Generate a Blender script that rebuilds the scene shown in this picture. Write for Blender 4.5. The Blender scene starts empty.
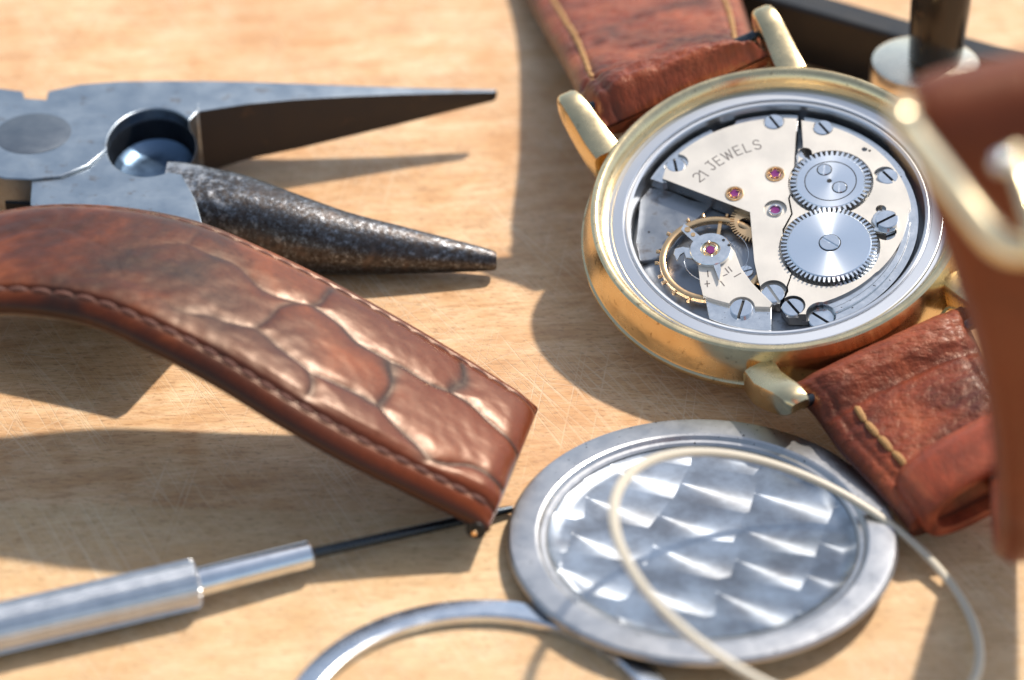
import bpy, bmesh, math, random
import numpy as np
from mathutils import Vector, Matrix, noise
random.seed(7)
S = 0.001                      # everything below is measured in millimetres
scn = bpy.context.scene
COL = scn.collection

# ------------------------------------------------------------------ camera geometry
PITCH = math.radians(36.0); CH = 143.7; F = 100 * 1024 / 36
CP, SP = math.cos(PITCH), math.sin(PITCH)
CAM = Vector((0, -CH / math.tan(PITCH), CH))
FW, RT, UP = Vector((0, CP, -SP)), Vector((1, 0, 0)), Vector((0, SP, CP))
def ray(x, y): return FW + RT * ((x - 512) / F) - UP * ((y - 340) / F)
def at(x, y, z):
    d = ray(x, y); return CAM + d * ((z - CAM.z) / d.z)
def dep(x, y, d): return CAM + ray(x, y) * d

# ------------------------------------------------------------------ watch frame
WC = at(776.6, 213.8, 9.5)
WN = Vector((math.sin(-.1185), -math.sin(.2944), 1)).normalized()
WU = Vector((0, 1, 0)).cross(WN).normalized(); WV = WN.cross(WU)
def T(p): return WC + WU * p[0] + WV * p[1] + WN * p[2]
def lp(x, y, h=0.):
    d = ray(x, y); q = CAM + d * ((WC + WN * h - CAM).dot(WN) / d.dot(WN)) - WC
    return (q.dot(WU), q.dot(WV))
def wldir(x0, y0, x1, y1, h=-.7):
    a = lp(x0, y0, h); b = lp(x1, y1, h); return math.atan2(b[1] - a[1], b[0] - a[0])

# ------------------------------------------------------------------ object helpers
WL = {}
def link(name, verts, faces, mat, parent=None, smooth=True, uv=None, bevel=0, angle=35):
    v = [Vector(p) for p in verts]
    lo = Vector([min(p[i] for p in v) for i in range(3)]); hi = Vector([max(p[i] for p in v) for i in range(3)])
    c = (lo + hi) / 2
    if parent is None: c.z = lo.z
    me = bpy.data.meshes.new(name)
    me.from_pydata([((p - c) * S)[:] for p in v], [], faces)
    me.validate()
    if uv:
        l = me.uv_layers.new(name='UVMap')
        for lo_ in me.loops: l.data[lo_.index].uv = uv[lo_.vertex_index]
    mats = mat if isinstance(mat, (list, tuple)) else [mat]
    for m in mats: me.materials.append(m)
    bm = bmesh.new(); bm.from_mesh(me); bmesh.ops.recalc_face_normals(bm, faces=bm.faces); bm.to_mesh(me); bm.free()
    o = bpy.data.objects.new(name, me); COL.objects.link(o)
    place(o, c, parent)
    if smooth:
        for p in me.polygons: p.use_smooth = True
        try: me.set_sharp_from_angle(angle=math.radians(angle))
        except Exception: pass
    if bevel:
        b = o.modifiers.new('bevel', 'BEVEL'); b.width = bevel * S; b.segments = 2; b.limit_method = 'ANGLE'; b.angle_limit = math.radians(40)
        b.harden_normals = False
    return o
def place(o, c, parent):
    WL[o.name] = Vector(c)
    o.location = Vector(c) * S
    if parent is not None:
        o.parent = parent; o.location = (Vector(c) - WL[parent.name]) * S
def empty(name, c, label, cat, group=None):
    o = bpy.data.objects.new(name, None); COL.objects.link(o); place(o, c, None); o.empty_display_size = .01
    tag(o, label, cat, group); return o
def tag(o, label, cat, group=None):
    o['label'] = label; o['category'] = cat
    if group: o['group'] = group
    return o

class MB:
    def __init__(s): s.v = []; s.f = []
    def add(s, vs, fs):
        b = len(s.v); s.v += [tuple(p) for p in vs]; s.f += [tuple(i + b for i in f) for f in fs]; return s
    def prism(s, poly, h0, h1, tr=T):
        n = len(poly)
        vs = [tr((p[0], p[1], h0)) for p in poly] + [tr((p[0], p[1], h1)) for p in poly]
        return s.add(vs, [tuple(range(n)), tuple(range(2 * n - 1, n - 1, -1))] + [(i, (i + 1) % n, n + (i + 1) % n, n + i) for i in range(n)])
    def disc(s, c, r, h0, h1, n=48, tr=T):
        return s.prism([(c[0] + r * math.cos(2 * math.pi * i / n), c[1] + r * math.sin(2 * math.pi * i / n)) for i in range(n)], h0, h1, tr)
    def lathe(s, prof, c=(0, 0), n=160, tr=T, closed=True):
        m = len(prof); vs = []
        for i in range(n):
            a = 2 * math.pi * i / n
            for r, h in prof: vs.append(tr((c[0] + r * math.cos(a), c[1] + r * math.sin(a), h)))
        fs = []
        for i in range(n):
            for j in range(m if closed else m - 1):
                fs.append((i * m + j, ((i + 1) % n) * m + j, ((i + 1) % n) * m + (j + 1) % m, i * m + (j + 1) % m))
        return s.add(vs, fs)
    def loft(s, rings):
        m = len(rings[0]); vs = [p for r in rings for p in r]; k = len(rings)
        fs = [(i * m + j, i * m + (j + 1) % m, (i + 1) * m + (j + 1) % m, (i + 1) * m + j) for i in range(k - 1) for j in range(m)]
        return s.add(vs, fs + [tuple(range(m)), tuple(range(k * m - 1, (k - 1) * m - 1, -1))])
    def tube(s, pts, rad, n=16, closed=False, flat=1., upv=None):
        pts = [Vector(p) for p in pts]; k = len(pts); rings = []
        for i, p in enumerate(pts):
            a = pts[i - 1] if (i or closed) else p; b = pts[(i + 1) % k] if (i < k - 1 or closed) else p
            t = (b - a).normalized(); r = rad[i] if isinstance(rad, (list, tuple)) else rad
            u = (upv or Vector((0, 0, 1))).cross(t)
            if u.length < 1e-4: u = Vector((1, 0, 0)).cross(t)
            u.normalize(); w = t.cross(u)
            rings.append([p + u * (r * math.cos(2 * math.pi * j / n)) + w * (r * flat * math.sin(2 * math.pi * j / n)) for j in range(n)])
        if not closed: return s.loft(rings)
        vs = [p for r in rings for p in r]
        return s.add(vs, [(i * n + j, i * n + (j + 1) % n, ((i + 1) % k) * n + (j + 1) % n, ((i + 1) % k) * n + j) for i in range(k) for j in range(n)])
    def build(s, name, mat, parent=None, **k): return link(name, s.v, s.f, mat, parent, **k)

def cut(o, cutters):
    """subtract closed meshes from o, keep o as a plain mesh"""
    tmp = []
    for c in cutters:
        q = c.build('cutter', None, None, smooth=False); tmp.append(q)
        m = o.modifiers.new('b', 'BOOLEAN'); m.object = q; m.operation = 'DIFFERENCE'; m.solver = 'EXACT'
    bev = [m for m in o.modifiers if m.type == 'BEVEL']
    for b in bev: b.show_viewport = False
    bpy.context.view_layer.update()
    dg = bpy.context.evaluated_depsgraph_get()
    me = bpy.data.meshes.new_from_object(o.evaluated_get(dg), depsgraph=dg)
    for m in list(o.modifiers):
        if m.type == 'BOOLEAN': o.modifiers.remove(m)
    old = o.data; o.data = me; bpy.data.meshes.remove(old); me.name = o.name
    for b in bev: b.show_viewport = True
    for p in me.polygons: p.use_smooth = True
    try: me.set_sharp_from_angle(angle=math.radians(35))
    except Exception: pass
    for q in tmp: bpy.data.objects.remove(q, do_unlink=True)
    return o

def catmull(pts, n):
    P = [Vector(p) for p in pts]; P = [P[0] * 2 - P[1]] + P + [P[-1] * 2 - P[-2]]
    out = []
    for i in range(n):
        t = i / (n - 1) * (len(P) - 3); k = min(int(t), len(P) - 4); t -= k
        a, b, c, d = P[k:k + 4]
        out.append(.5 * (2 * b + (c - a) * t + (2 * a - 5 * b + 4 * c - d) * t * t + (3 * b - a - 3 * c + d) * t ** 3))
    return out

# ------------------------------------------------------------------ materials
def mat(name):
    m = bpy.data.materials.new(name); m.use_nodes = True; nt = m.node_tree
    return m, nt, nt.nodes['Principled BSDF']
def N(nt, t, **k):
    n = nt.nodes.new(t)
    for a, b in k.items():
        if a.startswith('i_'):
            n.inputs[int(a[2:]) if a[2:].isdigit() else a[2:].replace('_', ' ')].default_value = b
        else: setattr(n, a, b)
    return n
def L(nt, a, b): nt.links.new(a, b)
def ramp(nt, src, stops, interp='LINEAR'):
    r = N(nt, 'ShaderNodeValToRGB'); r.color_ramp.interpolation = interp
    el = r.color_ramp.elements
    while len(el) < len(stops): el.new(.5)
    for e, (p, c) in zip(el, stops):
        e.position = p; e.color = (*c, 1) if len(c) == 3 else c
    L(nt, src, r.inputs[0]); return r.outputs[0]
def coords(nt, kind, scale=(1, 1, 1), rot=(0, 0, 0), loc=(0, 0, 0)):
    if kind == 'World': src = N(nt, 'ShaderNodeNewGeometry').outputs['Position']
    else: src = N(nt, 'ShaderNodeTexCoord').outputs[kind]
    mr = N(nt, 'ShaderNodeMapping'); mr.inputs['Rotation'].default_value = rot; L(nt, src, mr.inputs[0])      # turn first, stretch after
    mp = N(nt, 'ShaderNodeMapping'); mp.inputs['Scale'].default_value = scale; mp.inputs['Location'].default_value = loc
    L(nt, mr.outputs[0], mp.inputs[0]); return mp.outputs[0]
def noi(nt, vec, scale, detail=4, rough=.55, dist=0):
    n = N(nt, 'ShaderNodeTexNoise'); n.inputs['Scale'].default_value = scale; n.inputs['Detail'].default_value = detail
    n.inputs['Roughness'].default_value = rough; n.inputs['Distortion'].default_value = dist; L(nt, vec, n.inputs['Vector']); return n.outputs['Fac']
def mix(nt, f, a, b, mode='MIX'):
    n = N(nt, 'ShaderNodeMix', data_type='RGBA', blend_type=mode)
    for s_, x in ((n.inputs[0], f), (n.inputs[6], a), (n.inputs[7], b)):
        if hasattr(x, 'is_linked'): L(nt, x, s_)
        else: s_.default_value = x if not isinstance(x, tuple) else (*x, 1)[:4]
    return n.outputs[2]
def math_(nt, op, a, b=0.):
    n = N(nt, 'ShaderNodeMath', operation=op)
    for s_, x in ((n.inputs[0], a), (n.inputs[1], b)):
        if hasattr(x, 'is_linked'): L(nt, x, s_)
        else: s_.default_value = x
    return n.outputs[0]
def bump(nt, bs, h, dist_mm, strength=1., prev=None):
    b = N(nt, 'ShaderNodeBump'); b.inputs['Distance'].default_value = dist_mm * S; b.inputs['Strength'].default_value = strength
    L(nt, h, b.inputs['Height'])
    if prev is not None: L(nt, prev, b.inputs['Normal'])
    L(nt, b.outputs[0], bs.inputs['Normal']); return b.outputs[0]
K = 1000.                       # world metres -> millimetres for texture scales

def metal(name, col, rough=.3, nscale=.6, namp=.08, metallic=1., bumpmm=.004, bscale=2.5, stain=None, brush=None, specks=0):
    m, nt, b = mat(name); v = coords(nt, 'World', (K, K, K))
    b.inputs['Metallic'].default_value = metallic
    n1 = noi(nt, v, nscale, 6, .6)
    base = ramp(nt, n1, [(.3, tuple(c * .86 for c in col)), (.7, col)])
    if stain:
        n2 = noi(nt, v, stain[1], 8, .65)
        base = mix(nt, ramp(nt, n2, [(stain[2], (0, 0, 0)), (stain[2] + .12, (1, 1, 1))]), base, stain[0])
    if specks:
        n3 = noi(nt, v, 3.2, 2, .5); base = mix(nt, ramp(nt, n3, [(.70, (0, 0, 0)), (.73, (1, 1, 1))]), base, (.05, .045, .04))
    L(nt, base, b.inputs['Base Color'])
    r = N(nt, 'ShaderNodeMapRange'); L(nt, n1, r.inputs[0]); r.inputs[1].default_value = .25; r.inputs[2].default_value = .75
    r.inputs[3].default_value = max(.02, rough - namp); r.inputs[4].default_value = rough + namp; L(nt, r.outputs[0], b.inputs['Roughness'])
    if brush:
        vb = coords(nt, 'World', tuple(K * q for q in brush[0]), (0, 0, brush[1])); hb = noi(nt, vb, 1, 3, .6)
        bump(nt, b, hb, brush[2])
    elif bumpmm: bump(nt, b, noi(nt, v, bscale, 4, .6), bumpmm)
    return m
def radial(name, col, centre, rough=.28, aniso=.85, amp=0.002):
    """turned metal: brushed in circles about a centre point"""
    m, nt, b = mat(name); g = N(nt, 'ShaderNodeNewGeometry')
    b.inputs['Metallic'].default_value = 1; b.inputs['Base Color'].default_value = (*col, 1)
    b.inputs['Roughness'].default_value = rough; b.inputs['Anisotropic'].default_value = aniso
    sub = N(nt, 'ShaderNodeVectorMath', operation='SUBTRACT'); L(nt, g.outputs['Position'], sub.inputs[0]); sub.inputs[1].default_value = (Vector(centre) * S)[:]
    cr = N(nt, 'ShaderNodeVectorMath', operation='CROSS_PRODUCT'); L(nt, g.outputs['Normal'], cr.inputs[0]); L(nt, sub.outputs[0], cr.inputs[1])
    nm = N(nt, 'ShaderNodeVectorMath', operation='NORMALIZE'); L(nt, cr.outputs[0], nm.inputs[0]); L(nt, nm.outputs[0], b.inputs['Tangent'])
    ln = N(nt, 'ShaderNodeVectorMath', operation='LENGTH'); L(nt, sub.outputs[0], ln.inputs[0])
    cx = N(nt, 'ShaderNodeCombineXYZ'); L(nt, math_(nt, 'MULTIPLY', ln.outputs['Value'], K), cx.inputs[0])
    n = noi(nt, cx.outputs[0], 14, 3, .6); bump(nt, b, n, amp)
    return m

CHAMP = metal('matte_nickel_bridge', (.72, .665, .59), .42, .25, .04, .55, brush=((9, .5, 9), math.radians(8), .004))
STEEL = metal('polished_steel', (.84, .84, .83), .2, 1.5, .06, 1, .002, 3, specks=1)
STEELB = metal('brushed_steel_ring', (.68, .70, .72), .3, .7, .08, 1, .004, 3.5)
DSTEEL = metal('dull_main_plate', (.30, .32, .35), .36, .5, .1, .95, .006, 1.6, stain=((.16, .15, .15), .5, .55))
SCREW = metal('screw_steel', (.80, .83, .86), .18, 1., .05, 1, .001)
BLACK = metal('recess_shade_black_parts', (.03, .03, .03), .5, 1, .1, .6, 0)  # near-black paints the shade in slots, grooves and holes; also small black parts
GOLD = metal('worn_gold_plate', (.78, .62, .36), .25, .5, .08, 1, .012, 1.6, stain=((.30, .21, .11), 1.5, .60))
BRASS = metal('gilt_brass', (.88, .57, .30), .25, 1, .05, 1, .001)
PLIER = metal('plier_ground_steel', (.33, .37, .41), .36, .35, .1, 1, .008, 1.2, stain=((.22, .19, .17), .5, .58))
PLIERD = metal('plier_shade_dark_steel', (.04, .032, .028), .55, .5, .1, .3, .03, 1.5, stain=((.09, .05, .03), .4, .6))  # dark colour carries the shade of the backlit jaw; handles share it
RIVET = metal('plier_rivet', (.17, .19, .215), .42, .6, .08, 1, .012, 1.5)
ALU = metal('knurled_aluminium', (.72, .74, .77), .32, .8, .05, 1, .003)
CHROME = metal('chromed_ferrule', (.75, .77, .80), .16, .8, .04, 1, .001)
SHAFT = metal('blued_shaft', (.05, .06, .07), .28, .8, .05, .9, .001)
RINGM = metal('retaining_ring_steel', (.66, .69, .73), .24, .8, .07, 1, .004)
BARM = metal('black_oxide_bar', (.035, .032, .03), .38, .4, .12, .6, .02, .8)
BARTOP = metal('collar_steel', (.80, .71, .56), .25, .6, .08, 1, .004)
GAUGE = metal('pale_buckle_gold', (.90, .76, .50), .22, .6, .05, 1, .001)

m, nt, b = mat('ruby'); RUBY = m
b.inputs['Base Color'].default_value = (.20, .02, .15, 1); b.inputs['Roughness'].default_value = .08; b.inputs['Coat Weight'].default_value = .6
m, nt, b = mat('engraving_ink'); INK = m
b.inputs['Base Color'].default_value = (.13, .11, .10, 1); b.inputs['Roughness'].default_value = .6
m, nt, b = mat('gasket_rubber'); GASK = m
b.inputs['Base Color'].default_value = (.62, .55, .43, 1); b.inputs['Roughness'].default_value = .38
b.inputs['Subsurface Weight'].default_value = .0; b.inputs['Transmission Weight'].default_value = .15

# plier lower jaw : pitted, speckled, rusty
m, nt, b = mat('pitted_plier_jaw'); PIT = m; v = coords(nt, 'World', (K, K, K))
b.inputs['Metallic'].default_value = .9
n1 = noi(nt, v, 2.3, 9, .75); n2 = noi(nt, v, .42, 5, .65); n3 = noi(nt, v, 1.1, 4, .6)
c = ramp(nt, n1, [(.40, (.045, .035, .03)), (.54, (.09, .09, .095)), (.70, (.34, .36, .40))])
c = mix(nt, ramp(nt, n2, [(.50, (0, 0, 0)), (.64, (.8, .8, .8))]), c, ramp(nt, n3, [(.4, (.05, .042, .04)), (.6, (.11, .085, .075))]))
sx = N(nt, 'ShaderNodeSeparateXYZ'); L(nt, v, sx.inputs[0]); xl = at(212, 200, 7).x
gx = math_(nt, 'ADD', math_(nt, 'MULTIPLY', math_(nt, 'SUBTRACT', sx.outputs[0], xl), -.11), math_(nt, 'MULTIPLY', math_(nt, 'SUBTRACT', n3, .5), 3.2))
c = mix(nt, ramp(nt, gx, [(0, (0, 0, 0)), (.6, (1, 1, 1))]), c, (.36, .36, .37)); L(nt, c, b.inputs['Base Color'])
L(nt, ramp(nt, n1, [(.35, (.5,) * 3), (.7, (.28,) * 3)]), b.inputs['Roughness'])
bump(nt, b, noi(nt, v, 1.6, 5, .65), .06)

# case back floor: overlapping turned spots (perlage)
def perlage(name, centre):
    m, nt, b = mat(name); out = nt.nodes['Material Output']
    g = N(nt, 'ShaderNodeNewGeometry')
    sub = N(nt, 'ShaderNodeVectorMath', operation='SUBTRACT'); L(nt, g.outputs['Position'], sub.inputs[0]); sub.inputs[1].default_value = (Vector(centre) * S)[:]
    mp = N(nt, 'ShaderNodeMapping'); mp.inputs['Rotation'].default_value = (0, 0, math.radians(17)); L(nt, sub.outputs[0], mp.inputs[0])
    fl = N(nt, 'ShaderNodeVectorMath', operation='MULTIPLY'); L(nt, mp.outputs[0], fl.inputs[0]); fl.inputs[1].default_value = (K / 6.2, K / 4.4, 0)
    v = coords(nt, 'World', (K, K, K)); n1 = noi(nt, v, .3, 5, .6); n = noi(nt, v, 5, 3, .6)
    base = ramp(nt, n1, [(.35, (.22, .23, .25)), (.65, (.42, .46, .51))])
    ad = N(nt, 'ShaderNodeVectorMath', operation='ADD'); L(nt, fl.outputs[0], ad.inputs[0]); ad.inputs[1].default_value = (.2, .45, 0)
    vo = N(nt, 'ShaderNodeTexVoronoi'); vo.voronoi_dimensions = '2D'; vo.inputs['Scale'].default_value = 1; vo.inputs['Randomness'].default_value = .2
    L(nt, ad.outputs[0], vo.inputs['Vector'])
    of = N(nt, 'ShaderNodeVectorMath', operation='ADD'); L(nt, ad.outputs[0], of.inputs[0]); of.inputs[1].default_value = (.46, 0, 0)
    loc = N(nt, 'ShaderNodeVectorMath', operation='SUBTRACT'); L(nt, of.outputs[0], loc.inputs[0]); L(nt, vo.outputs['Position'], loc.inputs[1])
    un = N(nt, 'ShaderNodeMapping'); un.inputs['Rotation'].default_value = (0, 0, -math.radians(17)); L(nt, loc.outputs[0], un.inputs[0])
    nm = N(nt, 'ShaderNodeVectorMath', operation='NORMALIZE'); L(nt, un.outputs[0], nm.inputs[0]); L(nt, nm.outputs[0], b.inputs['Tangent'])
    b.inputs['Metallic'].default_value = 1; b.inputs['Anisotropic'].default_value = .92; b.inputs['Roughness'].default_value = .34; L(nt, base, b.inputs['Base Color']); bump(nt, b, n, .0015)
    p = N(nt, 'ShaderNodeBsdfPrincipled'); p.inputs['Metallic'].default_value = 1; p.inputs['Roughness'].default_value = .3; L(nt, base, p.inputs['Base Color']); bump(nt, p, n, .003)
    mx = N(nt, 'ShaderNodeMixShader'); mx.inputs[0].default_value = .52
    L(nt, b.outputs[0], mx.inputs[1]); L(nt, p.outputs[0], mx.inputs[2]); L(nt, mx.outputs[0], out.inputs['Surface'])
    return m

# leathers (UV in millimetres: x along the strap, y across)
def leather(name, dark, mid, light, rough=(.3, .55), grain=.05, gscale=1.6, patch=.11, wrinkle=0., coat=.25, tip=None, spread=(.36, .5, .66)):
    m, nt, b = mat(name); v = coords(nt, 'UV', (1, 1, 1)); 
    n1 = noi(nt, v, patch, 5, .6, .4); b.inputs['Specular IOR Level'].default_value = .42; b.inputs['Specular Tint'].default_value = (1, .66, .46, 1); b.inputs['Coat Tint'].default_value = (1, .9, .8, 1); n2 = noi(nt, v, gscale, 5, .65)
    c = ramp(nt, n1, [(spread[0], dark), (spread[1], mid), (spread[2], light)])
    if tip:
        su_ = N(nt, 'ShaderNodeSeparateXYZ'); L(nt, v, su_.inputs[0])
        tq = math_(nt, 'ADD', math_(nt, 'MULTIPLY', su_.outputs[0], .04), math_(nt, 'MULTIPLY', math_(nt, 'SUBTRACT', n1, .5), 1.6))
        c = mix(nt, ramp(nt, tq, [(.15, (.6,) * 3), (1, (0, 0, 0))]), c, tip)
    c = mix(nt, .55, c, ramp(nt, n2, [(.3, tuple(q * .45 for q in mid)), (.7, tuple(min(1, q * 1.5) for q in mid))]), 'OVERLAY')
    at_ = N(nt, 'ShaderNodeAttribute'); at_.attribute_name = 'groove'
    c = mix(nt, at_.outputs['Fac'], c, tuple(q * .45 for q in dark))
    L(nt, c, b.inputs['Base Color'])
    r = N(nt, 'ShaderNodeMapRange'); L(nt, n2, r.inputs[0]); r.inputs[1].default_value = .3; r.inputs[2].default_value = .7
    r.inputs[3].default_value = rough[0]; r.inputs[4].default_value = rough[1]; L(nt, r.outputs[0], b.inputs['Roughness'])
    b.inputs['Coat Weight'].default_value = coat; b.inputs['Coat Roughness'].default_value = .3
    vo = N(nt, 'ShaderNodeTexVoronoi', feature='DISTANCE_TO_EDGE'); vo.inputs['Scale'].default_value = gscale * 1.3
    vv = coords(nt, 'UV', (1, 1, 1)); L(nt, vv, vo.inputs['Vector'])
    h = math_(nt, 'ADD', math_(nt, 'MULTIPLY', math_(nt, 'MINIMUM', vo.outputs['Distance'], .25), 1.2), n2)
    p = bump(nt, b, h, grain)
    if wrinkle:
        vw = coords(nt, 'UV', (1.0, .33, 1), (0, 0, math.radians(24))); bump(nt, b, noi(nt, vw, .9, 5, .65, .8), wrinkle, 1, p)
    return m
LEA1 = leather('glossy_brown_leather', (.028, .013, .013), (.12, .027, .009), (.34, .095, .028), (.30, .44), .010, 2.2, .07, coat=.16, spread=(.38, .5, .62), tip=(.32, .068, .016))
LEA2 = leather('dull_lining_leather', (.10, .028, .020), (.27, .074, .034), (.44, .145, .062), (.34, .56), .06, 1.8, .12, .2, coat=.15)
LEA3 = leather('foreground_leather_bounce_lit', (.17, .042, .018), (.36, .10, .038), (.52, .18, .065), (.4, .6), .06, 1.5, .07, coat=.1)  # base raised towards orange for light bounced off the wood
def thread(name, col):
    m, nt, b = mat(name); v = coords(nt, 'World', (K, K, K)); n = noi(nt, v, 6, 3, .6)
    L(nt, ramp(nt, n, [(.3, tuple(q * .55 for q in col)), (.7, col)]), b.inputs['Base Color']); b.inputs['Roughness'].default_value = .7; return m
TAN = thread('tan_thread', (.52, .27, .09)); BRN = thread('brown_thread', (.15, .05, .03))

# table wood
m, nt, b = mat('worn_maple_board'); WOOD = m
v0 = coords(nt, 'World', (K, K, K)); vg = coords(nt, 'World', (K * .16, K * .8, K), (0, 0, math.radians(-6)))
g1 = noi(nt, vg, .55, 8, .72, .6); g2 = noi(nt, vg, 2.2, 4, .6, .3); bl = noi(nt, v0, .045, 3, .5); bl2 = noi(nt, v0, .18, 5, .6, .5)
c = ramp(nt, g1, [(.30, (.42, .19, .07)), (.48, (.67, .375, .17)), (.64, (.84, .57, .34))])
c = mix(nt, .45, c, ramp(nt, bl2, [(.35, (.50, .27, .12)), (.6, (.72, .52, .32))]))
c = mix(nt, math_(nt, 'MULTIPLY', ramp(nt, g2, [(.52, (0, 0, 0)), (.68, (1, 1, 1))]), .5), c, (.40, .20, .085))
c = mix(nt, math_(nt, 'MULTIPLY', ramp(nt, bl, [(.45, (0, 0, 0)), (.62, (1, 1, 1))]), .4), c, (.52, .25, .10))
# second board below a joint
sx = N(nt, 'ShaderNodeSeparateXYZ'); L(nt, v0, sx.inputs[0])
jy = math_(nt, 'ADD', sx.outputs[1], math_(nt, 'MULTIPLY', sx.outputs[0], .05))
jm = ramp(nt, math_(nt, 'MULTIPLY', math_(nt, 'ADD', jy, 24.3), 1.5), [(0, (1, 1, 1)), (1, (0, 0, 0))])
c = mix(nt, math_(nt, 'MULTIPLY', jm, .3), c, (.66, .52, .30))
# pores / dark flecks
pf = noi(nt, coords(nt, 'World', (K * .8, K * 2.4, K)), 1.6, 2, .5)
c = mix(nt, math_(nt, 'MULTIPLY', ramp(nt, pf, [(.58, (0, 0, 0)), (.68, (1, 1, 1))]), .5), c, (.30, .14, .06))
g3 = noi(nt, coords(nt, 'World', (K * .35, K * 3.2, K), (0, 0, math.radians(5))), 1.3, 5, .7)
c = mix(nt, .5, c, ramp(nt, g3, [(.32, (.34, .34, .34)), (.62, (.60, .60, .60))]), 'OVERLAY')
sc = None
for ang, sx_, sy_, th in ((64, .035, 4.2, .60), (-38, .03, 4.0, .645), (56, .04, 4.6, .61), (98, .03, 4.2, .64), (12, .03, 4.4, .64)):
    s1 = ramp(nt, noi(nt, coords(nt, 'World', (K * sx_, K * sy_, K), (0, 0, math.radians(ang)), (ang, ang, 0)), 1, 2, .4), [(th, (0, 0, 0)), (th + .035, (1, 1, 1))])
    sc = s1 if sc is None else math_(nt, 'MAXIMUM', sc, s1)
msk = ramp(nt, noi(nt, v0, .09, 3, .5), [(.42, (.1,) * 3), (.6, (1, 1, 1))])
sc = math_(nt, 'MULTIPLY', sc, msk)
c = mix(nt, math_(nt, 'MULTIPLY', sc, .30), c, (.84, .70, .50))
L(nt, c, b.inputs['Base Color']); b.inputs['Roughness'].default_value = .5; b.inputs['Specular IOR Level'].default_value = .35
hh = math_(nt, 'SUBTRACT', math_(nt, 'MULTIPLY', math_(nt, 'ADD', g1, pf), .35), math_(nt, 'MULTIPLY', sc, .35))
bump(nt, b, hh, .12, .8)

# ------------------------------------------------------------------ the table
mb = MB(); mb.add([(-500, -420, 0), (500, -420, 0), (500, 700, 0), (-500, 700, 0)], [(0, 1, 2, 3)])
tb = mb.build('table_top', WOOD, smooth=False); tb['kind'] = 'structure'

# ------------------------------------------------------------------ straps
def strap(name, pairs, thick, mt, parent, ns=260, ntp=90, disp=None, edge_g=.75, edge=7., smooth_z=True):
    """pairs: (edge A point, edge B point). returns object and surface(s,t,off)"""
    A = catmull([p[0] for p in pairs], ns); B = catmull([p[1] for p in pairs], ns)
    nb = 14
    mid = [(a + b) / 2 for a, b in zip(A, B)]
    sl = [0.]
    for i in range(1, ns): sl.append(sl[-1] + (mid[i] - mid[i - 1]).length)
    nrm = []
    for i in range(ns):
        t = mid[min(i + 1, ns - 1)] - mid[max(i - 1, 0)]; n = t.cross(B[i] - A[i]).normalized()
        if n.z < 0 and smooth_z: n = -n
        nrm.append(n)
    def th(i): return thick(sl[i]) if callable(thick) else thick
    verts, uvs, gro = [], [], []
    for i in range(ns):
        w = (B[i] - A[i]).length; T0 = th(i)
        for j in range(ntp):
            x = j / (ntp - 1); x = .5 - .5 * math.cos(math.pi * x) * (.35 + .65) if False else x
            xe = abs(2 * x - 1); prof = (1 - xe ** edge) ** .5 if xe < 1 else 0
            d, g = disp(sl[i], x, w) if disp else (0, 0)
            off = T0 * (-.5 + .5 * prof) + d * min(1, (1 - xe) * 12)
            if (i == 0 and not disp) or i == ns - 1: off = -T0 * .5
            elif i == 0: off = min(off, -T0 * .45)
            elif (i == 1 and not disp) or i == ns - 2: off -= T0 * .22
            verts.append(A[i].lerp(B[i], x) + nrm[i] * off); uvs.append((sl[i], x * w)); gro.append(max(g, edge_g * min(1, max(0, (xe - .93) / .05))))
        for j in range(nb):
            x = 1 - (j + 1) / (nb + 1); xe = abs(2 * x - 1); prof = (1 - xe ** edge) ** .5
            off = -T0 * .5 - T0 * .5 * prof
            if i == 0 or i == ns - 1: off = -T0 * .55
            verts.append(A[i].lerp(B[i], x) + nrm[i] * off); uvs.append((sl[i], x * w)); gro.append(edge_g)
    m = ntp + nb
    fs = [(i * m + j, i * m + (j + 1) % m, (i + 1) * m + (j + 1) % m, (i + 1) * m + j) for i in range(ns - 1) for j in range(m)]
    fs += [tuple(range(m)), tuple(range(ns * m - 1, (ns - 1) * m - 1, -1))]
    o = link(name, verts, fs, mt, parent, uv=uvs, angle=70)
    a = o.data.attributes.new('groove', 'FLOAT', 'POINT'); a.data.foreach_set('value', [float(g) for g in gro])
    def surf(s, t, off=0.):
        f = np.interp(s, sl, range(ns)); i = int(min(f, ns - 2)); k = f - i
        a_, b_ = A[i].lerp(A[i + 1], k), B[i].lerp(B[i + 1], k); xe = abs(2 * t - 1)
        d = disp(s, t, (b_ - a_).length)[0] if disp else 0
        return a_.lerp(b_, t) + nrm[i] * (th(i) * (-.5 + .5 * (1 - xe ** edge) ** .5) + d + off)
    return o, surf, sl[-1], (A, B, nrm, sl)
def stitches(name, surf, s0, s1, t, mt, parent, pitch=1.7, r=.2, gap=.25, lift=.02, wob=.0):
    mb = MB(); s = s0
    while s + pitch < s1:
        e = s + pitch - gap; pts = []
        for k in range(6):
            q = k / 5; tt = (t(s) if callable(t) else t) + wob * math.sin(s * 3.1)
            pts.append(surf(s + (e - s) * q, tt, lift + r * .55 * math.sin(math.pi * q) - r * .35))
        mb.tube(pts, [r * .6, r, r * 1.05, r * 1.05, r, r * .6], 8)
        s += pitch
    return mb.build(name, mt, parent)

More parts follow.
